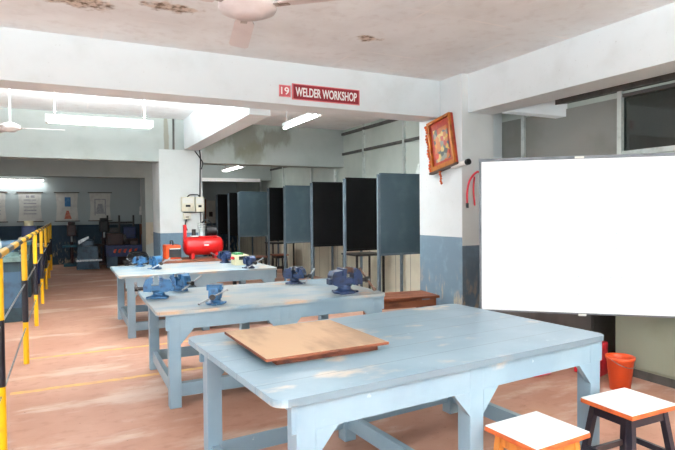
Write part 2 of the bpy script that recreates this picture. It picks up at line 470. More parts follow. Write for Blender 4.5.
# beams
struct(G().box(XL, 4.385, 5.73, 6.12, 2.715, ZC).build('beam', 'beam'))
struct(G().box(4.485, 4.87, YN, 5.30, 2.715, ZC).build('beam', 'beam'))
struct(G().box(1.93, 2.19, 6.12, 10.04, 2.645, ZC).build('beam', 'beam'))
struct(G().box(XL, XR, 10.04, 10.40, 2.42, ZC).build('beam', 'beam_far'))
struct(G().box(XL, XR, 14.5, 14.85, 2.40, ZC).build('beam', 'beam_far'))
struct(G()._add([(4.872,4.97,2.705),(5.185,4.40,2.57),(5.185,4.55,2.57),(4.872,5.12,2.705),(4.872,4.97,2.9),(5.185,4.40,2.76),(5.185,4.55,2.76),(4.872,5.12,2.9)],
    [(0,3,2,1),(4,5,6,7),(0,1,5,4),(1,2,6,5),(2,3,7,6),(3,0,4,7)]).build('lintel', 'beam'))
struct(G().box(2.35, 4.83, 14.40, 14.5, 2.34, 2.43).build('trim_4', 'white_paint'))
# pillars
g = G().box(4.39, 4.90, 5.30, 6.20, 0, ZC)
o = g.build('pillar', ['pillar', 'pillar_front'])
for p in o.data.polygons:
    if p.normal.y < -.9: p.material_index = 1
struct(o)
struct(G().box(4.90, XR, 5.45, 5.60, 0, ZC).build('wall_stub', 'beam'))
struct(G().box(1.49, 2.25, 10.035, 10.9, 0, 2.64).build('pillar', 'pillar_far'))
struct(G().box(1.73, 1.76, 10.01, 10.04, 2.645, 3.19).build('trim_8', 'dark_trim'))
struct(G().box(1.80, 2.35, 14.48, 15.3, 0, 2.45).build('pillar', 'beam_far'))
# painted floor lines
struct(G().box(-.45, 3.6, 5.20, 5.27, 0, .0015).build('trim_5', 'yellow_line'))
struct(G().box(-.45, 3.6, 6.38, 6.44, 0, .0015).build('trim_6', 'yellow_line'))

# ================================================================ WORKBENCHES
def gusset(g, x, y0, y1, z, s, side):
    g.prism([(x, z), (x + side*s, z), (x, z - s*1.15)], 'Y', y0, y1)
def workbench(name, label, loc, rz, L, Wd, H, legw, mat, group, ft=.030):
    t = thing(name, label, 'workbench', loc, rz, group)
    g = G(); r = .06; pts = []
    for cx, cy, a0 in ((L/2-r, Wd/2-r, 0), (-L/2+r, Wd/2-r, 90), (-L/2+r, -Wd/2+r, 180), (L/2-r, -Wd/2+r, 270)):
        for k in range(6):
            a = math.radians(a0 + 18*k); pts.append((cx + r*math.cos(a), cy + r*math.sin(a)))
    g.prism(pts, 'Z', H-ft, H); g.build('tabletop', mat, t)
    iy = Wd/2 - .02; ah = H - ft - .115; xl = -L/2 + .088; xr = L/2 - .045
    for s in (-1, 1):
        G().box(xl-.02, xr+.02, s*iy - (.03 if s > 0 else 0), s*iy + (0 if s > 0 else .03), ah, H-ft-.0005).build('apron', mat, t)
        xe = xl + .03 if s < 0 else xr - .03
        G().box(xe-.015, xe+.015, -iy+.09, iy-.09, H-ft-.06, H-ft-.0005).build('apron', mat, t)
    for s in (-1, 1):
        for xc, sides in ((xl+legw/2, (1,)), (.02, (-1, 1)), (xr-legw/2, (-1,))):
            g = G()
            y0 = s*(iy+.002) - (legw if s > 0 else 0); y1 = y0 + legw
            g.box(xc-legw/2, xc+legw/2, y0, y1, 0, H-ft-.001, bev=.004)
            yo = (y1-.03, y1) if s > 0 else (y0, y0+.03)
            for sd in sides:
                gusset(g, xc + sd*legw/2, yo[0], yo[1], ah+.0, .10, sd)
            g.build('leg', mat, t)
    zs0, zs1 = .08, .18
    for s in (-1, 1):
        G().box(xl+legw*.5, xr-legw*.5, s*(iy-.02)-(.035 if s > 0 else 0), s*(iy-.045)+(0 if s > 0 else .035), zs0, zs1).build('stretcher', mat, t)
    for x in (xl+legw/2, .02, xr-legw/2):
        G().box(x-.02, x+.02, -iy+.08, iy-.08, zs0+.002, zs1-.002).build('stretcher', mat, t)
    return t
BG = 'blue grey workbenches in a row'
workbench('workbench', 'blue grey workbench in the foreground with a square plywood sheet on it', (1.651, 2.571, 0), math.radians(4.1), 2.03, 1.25, .795, .085, 'table', BG)
workbench('workbench', 'middle blue grey workbench carrying five vises, with worn pale top', (1.606, 4.85, 0), math.radians(-.4), 2.02, 1.28, .75, .088, 'table_worn', BG)
workbench('workbench', 'farthest blue grey workbench carrying four vises, in front of the red compressor', (1.542, 7.58, 0), math.radians(.5), 2.0, 1.42, .75, .088, 'table_worn', BG)

# plywood sheet on the front workbench
t = thing('plywood_sheet', 'square stained brown plywood sheet lying on the foreground workbench', 'board', (1.105, 2.625, .795), math.radians(1.5))
G().box(-.325, .325, -.325, .325, .035, .047).build('panel', ['ply'], t)
for y in (-.25, .22): G().box(-.26, .29, y-.03, y+.03, 0, .035).build('batten', 'ply_edge', t)
g = G()
g.box(-.327, .327, -.3275, -.325, .034, .0465).box(-.3275, -.325, -.325, .325, .034, .0465)
g.build('edge_strip', 'ply_edge', t)

# ================================================================ VISES
def vise():
    t = thing('bench_vise', '', 'vise')
    g = G()
    g.lathe([(.075, 0), (.078, .012), (.06, .022), (.045, .03), (.042, .05), (.055, .06)], seg=20)
    for a in range(3):
        an = a*2*PI/3; g.box(.055*math.cos(an)-.02+.02*math.cos(an), .055*math.cos(an)+.02+.02*math.cos(an), .055*math.sin(an)-.02+.02*math.sin(an), .055*math.sin(an)+.02+.02*math.sin(an), 0, .014, bev=.003)
    g.build('base', 'vise', t)
    g = G()
    g.prism([(-.10, .085), (-.10, .135), (-.085, .165), (-.04, .17), (-.012, .185), (-.003, .185), (-.003, .06), (-.06, .055), (-.085, .065)], 'Y', -.045, .045)
    g.box(-.03, -.004, -.062, .062, .135, .188, bev=.004)
    g.build('fixed_jaw', 'vise', t)
    g = G()
    g.prism([(.055, .188), (.065, .188), (.10, .165), (.115, .12), (.115, .065), (.055, .06)], 'Y', -.04, .04)
    g.box(.042, .068, -.062, .062, .135, .188, bev=.004)
    g.box(-.115, .06, -.028, .028, .068, .112, bev=.003)
    g.build('sliding_jaw', 'vise', t)
    G().box(-.004, .003, -.062, .062, .155, .19).build('jaw_plate', 'steel', t)
    G().box(.036, .043, -.062, .062, .155, .19).build('jaw_plate', 'steel', t)
    g = G().cyl((.11, 0, .09), (.155, 0, .09), .016).cyl((.155, 0, .09), (.18, 0, .09), .024)
    sc = g.build('screw', 'dark_steel', t)
    h = G().cyl((.168, -.10, .035), (.168, .11, .152), .0075, seg=10).cyl((.168, -.112, .028), (.168, -.10, .035), .012, seg=10).cyl((.168, .11, .152), (.168, .122, .159), .012, seg=10)
    h.build('handle', 'steel', sc)
    return t
v0 = vise()
VG = 'blue bench vises'
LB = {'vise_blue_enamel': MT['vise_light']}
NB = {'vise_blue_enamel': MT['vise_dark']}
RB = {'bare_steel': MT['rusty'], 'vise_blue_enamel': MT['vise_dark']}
vl = [
 # middle bench
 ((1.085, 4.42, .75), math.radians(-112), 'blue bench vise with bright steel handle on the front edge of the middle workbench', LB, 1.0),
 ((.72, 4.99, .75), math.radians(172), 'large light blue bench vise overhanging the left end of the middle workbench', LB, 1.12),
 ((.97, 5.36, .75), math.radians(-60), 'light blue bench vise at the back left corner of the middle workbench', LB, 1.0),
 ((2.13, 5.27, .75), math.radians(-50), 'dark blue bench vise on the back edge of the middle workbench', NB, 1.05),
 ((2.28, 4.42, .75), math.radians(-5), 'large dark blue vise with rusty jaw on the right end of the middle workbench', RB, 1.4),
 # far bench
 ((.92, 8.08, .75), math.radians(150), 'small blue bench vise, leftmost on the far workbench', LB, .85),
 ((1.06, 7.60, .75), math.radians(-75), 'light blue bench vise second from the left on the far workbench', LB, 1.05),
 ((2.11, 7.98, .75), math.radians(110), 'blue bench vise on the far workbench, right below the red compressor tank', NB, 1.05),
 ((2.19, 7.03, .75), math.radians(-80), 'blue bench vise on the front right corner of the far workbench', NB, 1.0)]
for i, (loc, rz, lab, mm, sc) in enumerate(vl):
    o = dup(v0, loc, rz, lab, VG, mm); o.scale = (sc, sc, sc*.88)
for ch in list(v0.children_recursive): bpy.data.objects.remove(ch)
bpy.data.objects.remove(v0)

# ================================================================ STOOLS
def stool(name, label, loc, rz, w, d, h, legm, apronm, splay, group=None, topm='laminate', edgem='stool_edge'):
    t = thing(name, label, 'stool', loc, rz, group)
    G().box(-w/2, w/2, -d/2, d/2, h-.006, h, bev=.002).build('seat', topm, t)
    G().box(-w/2-.003, w/2+.003, -d/2-.003, d/2+.003, h-.028, h-.0065, bev=.004).build('seat_edge', edgem, t)
    g = G()
    a, b = w/2-.045, d/2-.04
    for s in (-1, 1):
        g.box(-a, a, s*b-.009, s*b+.009, h-.085, h-.0285); g.box(s*a-.009, s*a+.009, -b+.01, b-.01, h-.085, h-.0285)
    g.build('apron', apronm, t)
    for sx in (-1, 1):
        for sy in (-1, 1):
            g = G(); p0 = Vector((sx*(a+splay), sy*(b+splay), 0)); p1 = Vector((sx*(a-.005), sy*(b-.005), h-.029)); q = .016
            vs = []
            for p in (p0, p1):
                for dx, dy in ((-q,-q),(q,-q),(q,q),(-q,q)): vs.append((p.x+dx, p.y+dy, p.z))
            g._add(vs, [(0,3,2,1),(4,5,6,7),(0,1,5,4),(1,2,6,5),(2,3,7,6),(3,0,4,7)])
            g.build('leg', legm, t)
    for s in (-1, 1):
        k = .4
        ax, by = a+splay*(1-k), b+splay*(1-k)
        G().box(-ax+.012, ax-.012, s*by-.009, s*by+.009, h*k-.015, h*k+.015).build('rung', legm, t)
        G().box(s*ax-.009, s*ax+.009, -by+.012, by-.012, h*k+.02, h*k+.05).build('rung', legm, t)
    return t
SG = 'white topped stools by the front workbench'
stool('stool', 'white topped stool with black legs beside the right end of the front workbench', (2.605, 1.825, 0), math.radians(-1), .345, .295, .5, 'stool_dark', 'stool_dark', .055, SG)
stool('stool', 'white topped stool with varnished orange wooden legs in the bottom of the picture', (1.906, 1.785, 0), math.radians(3), .345, .295, .5, 'stool_wood', 'stool_wood', .03, SG)
G2 = 'brown topped stools inside the booths'
stool('stool', 'brown topped stool under the booth screens, left of the pair', (3.90, 11.85, 0), 0, .34, .34, .5, 'dark_steel', 'dark_steel', .02, G2, 'brown_wood', 'brown_wood')
stool('stool', 'brown topped stool under the booth screens, right of the pair', (4.42, 11.85, 0), 0, .34, .34, .52, 'dark_steel', 'dark_steel', .02, G2, 'brown_wood', 'brown_wood')

# low wooden bench behind the front workbench
t = thing('low_bench', 'low rust brown wooden bench behind the front workbench, left of the white pillar', 'bench', (3.78, 5.80, 0), math.radians(-8))
g = G()
for k in range(3): g.box(-.45, .45, -.24+.165*k, -.24+.155+.165*k, .40, .43)
g.build('seat', 'brown_wood', t)
for x in (-.38, .38):
    for y in (-.19, .19): G().box(x-.03, x+.03, y-.03, y+.03, 0, .40).build('leg', 'brown_wood', t)
for y in (-.22, .22): G().box(-.38, .38, y-.012, y+.012, .30, .385).build('apron', 'brown_wood', t)

# ================================================================ WELDING BOOTHS
def screen(y, m, label, x0=4.0, x1=None, rz=0.0, panel=(0.885, 2.03), group='welding booth screens'):
    x1 = x1 or XR-.06
    w_ = x1-x0
    t = thing('booth_screen', label, 'screen', (x0, y, 0), rz, group)
    pf = 'grey steel post' if m == 'black' else None
    G().box(.04, w_-.04, -.012, .012, panel[0], panel[1]-.002).build('panel', m, t)
    fr = 'post_grey' if m == 'booth' else 'post_grey'
    for x in (0, w_-.04): G().box(x, x+.04, -.02, .02, 0, panel[1]).build('leg', fr, t)
    G().box(.041, w_-.041, -.016, .016, panel[1]-.0015, panel[1]+.02).build('top_rail', 'booth' if m == 'booth' else 'black', t)
    G().box(.041, w_-.041, -.018, .018, panel[0]-.03, panel[0]-.001).build('bottom_rail', 'post_grey' if m == 'booth' else 'black', t)
    return t
screen(6.69, 'booth', 'slate grey welding booth screen nearest the white pillar, first of the row')
screen(7.76, 'black', 'black welding booth screen with grey post, just behind the nearest slate grey screen')
screen(9.08, 'black', 'black welding booth screen, second black one from the pillar', rz=math.radians(-3), x1=5.05)
screen(10.32+.13, 'booth', 'slate grey welding booth screen under the stained beam, second slate one from the pillar')
screen(11.45, 'black', 'black welding booth screen between the second and third slate grey screens')
screen(13.78, 'booth', 'slate grey welding booth screen, farthest and widest looking, above a dark opening')
screen(14.76, 'black', 'black booth screen just left of the farthest slate grey screen')
screen(16.05, 'black', 'farthest black booth screen, beside the poster near the switch boxes')
# shelf tables inside booths
for y, lab in ((8.45, 'dark steel booth table behind the first black screen'), (12.7, 'dark steel booth table in front of the farthest slate grey screen')):
    t = thing('booth_table', lab, 'table', (4.75, y, 0), 0, 'steel tables in the booths')
    G().box(-.3, .3, -.28, .28, .72, .75).build('tabletop', 'dark_steel', t)
    for x in (-.27, .27):
        for yy in (-.25, .25): G().box(x-.015, x+.015, yy-.015, yy+.015, 0, .72).build('leg', 'dark_steel', t)
# extractor duct on wall above first booth
t = thing('wall_lamp', 'small grey wall lamp above the nearest booth screen', 'lamp', (XR-.02, 7.02, 2.18))
G().cyl((0, 0, 0), (-.18, 0, .0), .015).build('arm', 'dark_steel', t)
G().cyl((-.2, 0, -.12), (-.2, 0, .06), .07, .03).build('shade', 'alu', t)

# ================================================================ RAILING
t = thing('safety_railing', 'yellow and black striped safety railing along the left walkway', 'railing', (-.387, 0, 0))
for y in (3.96, 6.233, 8.278, 10.30, 12.26, 14.3, 16.3):
    G().cyl((0, y, 0), (0, y, 1.225), .026, seg=14).build('post', 'post', t)
G().cyl((0, 3.0, 1.247), (0, 16.35, 1.247), .026, seg=14).build('top_rail', 'rail', t)
for z in (.80, .36): G().cyl((0, 3.0, z), (0, 16.3, z), .007, seg=8).build('wire', 'steel', t)

# ================================================================ WHITEBOARD on stand
p0 = Vector((3.14, 3.57, 0)); ang = math.atan2(-.98, 1.1); BW = 1.64
t = thing('whiteboard', 'large blank white board in a grey frame standing behind the front workbench', 'whiteboard', tuple(p0), ang)
zb, zt = .645, 1.935
G().box(.018, BW-.018, -.008, .004, zb+.012, zt-.025).build('board', 'whiteboard', t)
g = G()
g.box(0, .02, -.014, .012, zb, zt).box(BW-.02, BW, -.014, .012, zb, zt)
g.box(.02, BW-.02, -.014, .012, zt-.026, zt).box(.02, BW-.02, -.014, .012, zb, zb+.011)
g.build('frame', 'frame_grey', t)
G().box(.62, 1.55, -.0092, -.0081, 1.775, 1.779).build('faint_line', 'marker', t)
g = G()
for z in (1.18, 1.30, 1.42): g.box(.95, 1.35, -.0092, -.0081, z, z+.004)
for x in (1.0, 1.06, 1.12, 1.2, 1.28): g.box(x, x+.004, -.0092, -.0081, 1.18, 1.42)
g.build('faint_grid', 'marker', t)
g = G()
for z in (.8, .95, 1.08): g.box(.75, 1.2, -.0092, -.0081, z, z+.004)
for x in (.78, .95, 1.02, 1.1, 1.16): g.box(x, x+.004, -.0092, -.0081, .8, 1.08)
g.build('faint_grid', 'marker', t)
G().box(.75, .82, -.0165, -.0142, zt-.022, zt-.006).build('tape', 'paper', t)
G().box(.78, .84, -.0165, -.0142, zb-.012, zb+.006).build('tape', 'paper', t)
for x in (.06, BW-.06):
    g = G().box(x-.02, x+.02, .0125, .05, .03, zt-.05).box(x-.02, x+.02, -.16, .12, 0, .03)
    g.build('leg', 'black_rubber', t)

# ================================================================ right side: cabinet, dark block, bucket, red things
t = thing('cabinet', 'olive grey steel cabinet low along the right wall, partly hidden by the whiteboard', 'cabinet', (4.47, 1.0, 0))
G().box(.015, .66, 0, 2.27, .08, .92).build('body', 'cabinet', t)
G().box(.03, .64, .03, 2.24, 0, .079).build('plinth', 'dark_trim', t)
for k in range(4):
    d = G().box(0, .0145, .01+.565*k, .555+.565*k, .10, .90, bev=.003).build('door', 'cabinet', t)
    G().box(-.02, -.0005, .50+.565*k, .515+.565*k, .6, .72).build('handle', 'steel', d)
t = thing('cabinet', 'dark grey block with doors filling the dark area left of the olive cabinet', 'cabinet', (4.62, 3.62, 0))  # dark block filling the dark area below the whiteboard
G().box(.015, .55, 0, 1.6, .06, .95).build('body', 'dark_block', t)
G().box(.03, .54, .02, 1.58, 0, .059).build('plinth', 'black_rubber', t)
for k in range(2): G().box(0, .0145, .01+.8*k, .79+.8*k, .08, .93, bev=.003).build('door', 'dark_block', t)

t = thing('bucket', 'orange plastic bucket on the floor between the front workbench and olive cabinet', 'bucket', (4.10, 2.945, 0))
g = G().lathe([(.001, 0), (.078, 0), (.105, .25), (.112, .252), (.115, .275), (.108, .275), (.102, .25), (.076, .006), (.001, .006)], capped=False, seg=28)
g.build('body', 'bucket', t)
g = G().tube([(.112*math.cos(a), .112*math.sin(a)*.98, .262-.05*math.sin(a*1.0) if False else .262-.06*abs(math.sin(a))) for a in [math.radians(180+10*k) for k in range(19)]], .0025, 6)
g.build('handle', 'steel', t)
for a in (0, PI): pass
t = thing('jerrycan', 'red plastic container on the floor just behind the orange bucket', 'container', (4.27, 3.36, 0), math.radians(15))
G().box(-.09, .09, -.12, .12, 0, .30, bev=.02).build('body', 'red', t)
G().cyl((.03, -.07, .295), (.03, -.07, .33), .025).build('cap', 'red', t)
G().tube(spline([(0, -.03, .295), (0, 0, .34), (0, .06, .34), (0, .09, .295)]), .012).build('handle', 'red', t)
g = G()
for k in range(4):
    r = .13-.012*k; g.tube([(r*math.cos(a)*1.2+.01*k, r*math.sin(a), .014+.026*k+.008*math.sin(3*a+k)) for a in [2*PI*i/28 for i in range(29)]], .014, 8)
g.tube(spline([(.15, 0, .02), (.28, .05, .016), (.36, -.02, .016)]), .014, 8)
o = g.build('hose_coil', 'red'); o.location = (3.82, 3.62, 0); tag(o, 'coil of red hose on the floor behind the front workbench', 'hose')

# ================================================================ on the pillar
# red hose dropping beside the pillar front corner
t = thing('air_hose', 'red rubber hose curving down the pillar beside the whiteboard edge', 'hose', (4.42, 5.24, 1.56))
G().tube(spline([(.0, 0, .03), (0, 0, .16), (.03, 0, .29), (.10, .0, .38), (.17, .01, .42), (.22, .045, .42)]), .013).build('tube', 'hose', t)
G().tube(spline([(.14, .03, .36), (.125, .03, .2), (.145, .03, 0)]), .011).build('tube', 'hose', t)
G().cyl((0, 0, -.03), (0, 0, .031), .018).build('nozzle', 'black_rubber', t)
# white stub pipe with black end
t = thing('wall_pipe', 'short white pipe stub with a black cap sticking out beside the framed picture', 'pipe', (4.356, 5.44, 2.055))
G().cyl((0, 0, 0), (0, -.27, .03), .033).build('pipe', 'white_paint', t)
G().cyl((0, -.27, .03), (0, -.31, .035), .037).build('cap', 'black_rubber', t)
# framed devotional picture hung tilted on the pillar
t = thing('framed_picture', 'colourful framed devotional picture with garland hung tilted on the white pillar', 'picture', (4.372, 5.60, 2.05))
th = math.radians(-10)
Mx = Matrix.Rotation(th, 4, 'X')
def pb(y0, y1, z0, z1, x0, x1): return G().box(x0, x1, y0, y1, z0, z1, M=Mx)
# local +y points deeper (left in view)
fw = .24
pb(-fw, fw, 0, .66, -.02, .015).build('backing', 'pic_red', t)
g = G()
for a in ((-fw, -fw+.035, 0, .66), (fw-.035, fw, 0, .66), (-fw+.035, fw-.035, .625, .66), (-fw+.035, fw-.035, 0, .06)):
    g.box(-.05, -.0205, a[0], a[1], a[2], a[3], M=Mx)
g.build('frame', 'gold', t)
pb(-.145, .145, .10, .53, -.026, -.0205).build('print', 'pic_mid', t)
G().box(-.07, -.0, -fw-.07, fw+.03, -.03, -.005, M=Mx).build('ledge', 'batten', t)
g = G()
for k in range(16):
    c = Mx @ Vector((-.04, fw+.02+.015*math.sin(k*1.3), .02+.04*k)); g.lathe([(.004, -.022), (.02, -.012), (.024, 0), (.02, .012), (.004, .022)], c, 8)
g.build('garland', 'flower', t); g = G()
for k in range(6):
    c = Mx @ Vector((-.05, .06+.008*math.sin(k*2), -.04-.03*k)); g.lathe([(.004, -.018), (.014, -.008), (.018, 0), (.014, .008), (.004, .018)], c, 8)
g.build('tassel', 'flower', t)

# ================================================================ SIGNS on the beam
t = thing('sign', 'dark red WELDER WORKSHOP sign with white letters on the white beam', 'sign', (2.745, 5.73, 2.866))
G().box(-.435, .435, -.012, -.0005, -.09, .09).build('plate', 'sign_border', t)
G().box(-.422, .422, -.0135, -.0122, -.08, .08).build('face', 'sign_red', t)
letters('WELDER WORKSHOP', .14, 'white_paint', t, (0, -.0148, 0), (PI/2, 0, 0), width=.79)
t = thing('sign', 'small square faded red sign with number 19, left of the WELDER WORKSHOP sign', 'sign', (2.222, 5.73, 2.862))
G().box(-.068, .068, -.012, -.0005, -.065, .065).build('plate', 'sign_border', t)
G().box(-.058, .058, -.0135, -.0122, -.055, .055).build('face', 'sign_pale', t)
letters('19', .115, 'white_paint', t, (0, -.0148, 0), (PI/2, 0, 0), width=.095)

# ================================================================ TUBE LIGHTS
def tube_light(label, c, rz, L, rods, power, wide=.11, name='tube_light', up_to=ZC, group='fluorescent tube lights', up_k=1.3):
    t = thing(name, label, 'light', c, rz, group)
    G().box(-L/2, L/2, -wide/2, wide/2, 0, .05, bev=.006).build('housing', 'fixture', t)
    for y in ((-.028, .028) if wide > .08 else (0,)):
        G().cyl((-L/2+.03, y, -.022), (L/2-.03, y, -.022), .018, seg=12).build('tube', 'tube', t)
    for x in (-L/2+.012, L/2-.012): G().box(x-.012, x+.012, -wide/2+.004, wide/2-.004, -.04, -.0005).build('end_cap', 'fixture', t)
    if rods:
        for x in (-L/2+.1, L/2-.1): G().cyl((x, 0, .05), (x, 0, up_to-c[2]), .004, seg=8).build('rod', 'dark_steel' if rods == 2 else 'fixture', t)
    l = bpy.data.lights.new('tube_glow', 'AREA'); l.shape = 'RECTANGLE'; l.size = L; l.size_y = .1; l.energy = power; l.color = (.92, .98, 1)
    lo = bpy.data.objects.new('tube_glow', l); COL.objects.link(lo); lo.parent = t; lo.location = (0, 0, -.06)
    l2 = bpy.data.lights.new('tube_glow', 'AREA'); l2.shape = 'RECTANGLE'; l2.size = L; l2.size_y = .12; l2.energy = power*up_k; l2.color = (.92, .98, 1)
    lo = bpy.data.objects.new('tube_glow', l2); COL.objects.link(lo); lo.parent = t; lo.location = (0, 0, .085); lo.rotation_euler = (PI, 0, 0)
    return t
tube_light('long tube light hanging under the ceiling in the left bay beyond the front beam', (.40, 7.2, 2.615), math.radians(-1), 1.2, 1, 16, .16, up_k=20)
tube_light('tube light hanging beyond the beam right below the red signs', (3.0, 7.13, 2.80), PI/2, 1.27, 2, 22, .07, up_k=3)
tube_light('tube light above the farthest booth screens beyond the stained beam', (3.70, 13.1, 2.60), PI/2, 1.6, 2, 10, .16)
tube_light('added tube light, unseen in the near bay behind the camera, left one', (-.3, -1.0, 2.62), 0, 1.2, 1, 24, .16, up_k=19)  # added lamp out of view, mostly uplight to brighten the near ceiling
tube_light('added tube light, unseen in the near bay behind the camera, right one', (2.6, -1.2, 2.62), 0, 1.2, 1, 8, .16, up_k=58)  # second added lamp out of view, almost all uplight
tube_light('tube light high on the back wall above the left charts', (-1.25, 17.86, 2.50), 0, 1.4, 0, 6, .07)

# ================================================================ FANS
def fan(label, c, rad, hubr, ang0, hubm='fan'):
    t = thing('ceiling_fan', label, 'fan', c, math.radians(ang0), 'ceiling fans')
    G().lathe([(.01, -.05), (hubr*.55, -.048), (hubr*.6, -.03), (hubr*.95, -.02), (hubr, 0), (hubr*.95, .03), (hubr*.6, .055), (.03, .07)], seg=32).build('hub', hubm, t)
    G().cyl((0, 0, .06), (0, 0, ZC-c[2]-.06), .014, seg=12).build('rod', 'fan', t)
    G().lathe([(.03, ZC-c[2]-.09), (.06, ZC-c[2]-.06), (.065, ZC-c[2])], seg=20).build('canopy', 'fan', t)
    for k in range(3):
        a = 2*PI*k/3; M = Matrix.Rotation(a, 4, 'Z') @ Matrix.Rotation(math.radians(9), 4, 'X')
        g = G()
        b = g.prism([(hubr*1.2, -.05), (hubr*1.5, -.065), (rad*.95, -.07), (rad, -.05), (rad, .05), (rad*.95, .065), (hubr*1.5, .055), (hubr*1.2, .04)], 'Z', -.003, .003, M=M).build('blade', 'fan', t)
        G().box(hubr*.8, hubr*1.5, -.022, .022, -.006, .0, M=Matrix.Rotation(a, 4, 'Z')).build('blade_arm', 'fan_dirt', b)
    return t
fan('cream ceiling fan at the top of the picture, seen from below', (.96, 3.05, 2.685), .76, .17, -42)
fan('distant cream ceiling fan hanging at the left edge beyond the front beam', (-.618, 8.0, 2.60), .62, .12, -5)

# ================================================================ compressor bench by the far pillar
t = thing('side_bench', 'dark brown topped bench in front of the far pillar, under the compressor', 'bench', (2.05, 9.35, 0))
G().box(-.80, .75, -.33, .33, .68, .72).build('tabletop', 'brown_wood', t)
for x in (-.72, .67):
    for y in (-.28, .28): G().box(x-.03, x+.03, y-.03, y+.03, 0, .68).build('leg', 'dark_steel', t)
G().box(-.7, .65, -.30, -.27, .56, .679).build('apron', 'dark_steel', t)
z0 = .72
t = thing('air_compressor', 'bright red horizontal tank air compressor on the bench before the far pillar', 'compressor', (2.10, 9.36, z0))
G().lathe([(.005, -.335), (.09, -.33), (.14, -.30), (.158, -.26), (.158, .26), (.14, .30), (.09, .33), (.005, .335)], (0, 0, .215), 28, axis='X').build('tank', 'red_enamel', t)
for x in (-.2, .2):
    G().box(x-.025, x+.025, -.11, .11, 0, .09).build('foot', 'red_enamel', t)
G().box(-.2, .22, -.08, .08, .365, .385).build('platform', 'red_enamel', t)
G().box(-.335, -.285, -.04, .04, .25, .58, bev=.01).build('guard_post', 'red_enamel', t)
g = G().cyl((-.02, 0, .385), (-.02, 0, .50), .055, seg=14)
for k in range(4): g.cyl((-.02, 0, .50+.028*k), (-.02, 0, .514+.028*k), .075, seg=14)
g.build('pump', 'alu', t)
g = G().cyl((.05, 0, .47), (.21, 0, .47), .085, seg=18).cyl((.21, 0, .47), (.225, 0, .47), .07, seg=18); g.build('motor', 'black_rubber', t)
G().cyl((-.16, 0, .385), (-.16, 0, .50), .035, seg=12).build('filter', 'dark_steel', t)
G().tube(spline([(-.02, 0, .61), (.06, 0, .66), (.14, .0, .60), (.16, 0, .55)]), .012).build('pipe', 'black_rubber', t)
G().box(-.02, .06, -.162, -.157, .22, .245).build('badge', 'white_paint', t)
G().box(-.22, -.10, -.1, .02, .375, .391).build('plate', 'white_paint', t)

t = thing('welding_machine', 'orange and black welding machine on the bench left of the compressor', 'machine', (1.56, 9.30, z0))
G().box(-.12, .12, -.17, .17, .02, .25, bev=.02).build('body', 'orange', t)
G().box(-.07, .125, -.175, -.165, .05, .2).build('front_panel', 'black_rubber', t)
G().box(-.06, .11, -.178, -.1745, .185, .2).build('stripe', 'white_paint', t)
G().tube(spline([(0, -.12, .245), (0, -.1, .31), (0, .1, .31), (0, .12, .245)]), .012).build('handle', 'black_rubber', t)
G().box(-.13, .13, -.18, .18, 0, .0195).build('base', 'steel', t)

t = thing('welding_machine', 'small cream machine with black handle on the right end of the far workbench', 'machine', (2.215, 7.55, .75))
G().box(-.10, .10, -.12, .12, 0, .15, bev=.015).build('body', 'cream', t)
G().box(-.05, .02, -.125, -.119, .08, .13).build('vent', 'black_rubber', t)
G().box(-.09, .02, -.1, .1, .1505, .175).build('top_cover', 'green', t)
G().cyl((-.11, -.05, .10), (-.14, -.07, .11), .02).build('knob', 'red', t)

# switch boxes on the far pillar
SB = 'switch boxes on the far pillar'
for x0, x1, zz0, zz1, lab in ((1.856, 2.084, 1.53, 1.79, 'cream switch box on the far pillar, left of the two large ones'), (2.106, 2.26, 1.52, 1.79, 'cream switch box on the far pillar, right of the two large ones'), (1.887, 2.02, 1.385, 1.495, 'small cream switch box below the two large ones on the far pillar')):
    t = thing('switch_box', lab, 'switch box', ((x0+x1)/2, 10.035, zz0), 0, SB)
    w_ = x1-x0; h_ = zz1-zz0
    G().box(-w_/2, w_/2, -.08, 0, 0, h_, bev=.006).build('body', 'switch', t)
    G().box(-w_*.18, w_*.18, -.095, -.0805, h_*.3, h_*.45).build('lever', 'black_rubber', t)
    G().box(-w_*.42, w_*.42, -.084, -.0802, h_*.55, h_*.92).build('label', 'paper', t)
g = G()
g.tube(spline([(2.2, 10.02, 2.7), (2.22, 10.02, 2.5), (2.21, 10.02, 2.2), (2.2, 10.02, 1.79)]), .012, 6)
g.tube(spline([(2.12, 10.02, 2.63), (2.2, 10.015, 2.52), (2.26, 10.02, 2.42), (2.235, 10.02, 2.3)]), .01, 6)
g.tube(spline([(1.97, 10.02, 1.79), (2.02, 9.98, 1.83), (2.15, 9.98, 1.83), (2.19, 10.02, 1.79)]), .01, 6)
g.tube(spline([(1.90, 10.02, 1.515), (2.1, 10.02, 1.51), (2.245, 10.02, 1.51)]), .008, 6)
g.tube(spline([(2.2, 10.02, 1.53), (2.21, 10.02, 1.3), (2.2, 10.02, 1.15)]), .008, 6)
g.tube(spline([(1.95, 10.02, 1.39), (1.93, 10.02, 1.3), (1.96, 10.02, 1.18)]), .012, 6)
tag(g.build('power_cable', 'cable'), 'dark power cable running down the far pillar to the switch boxes', 'cable')

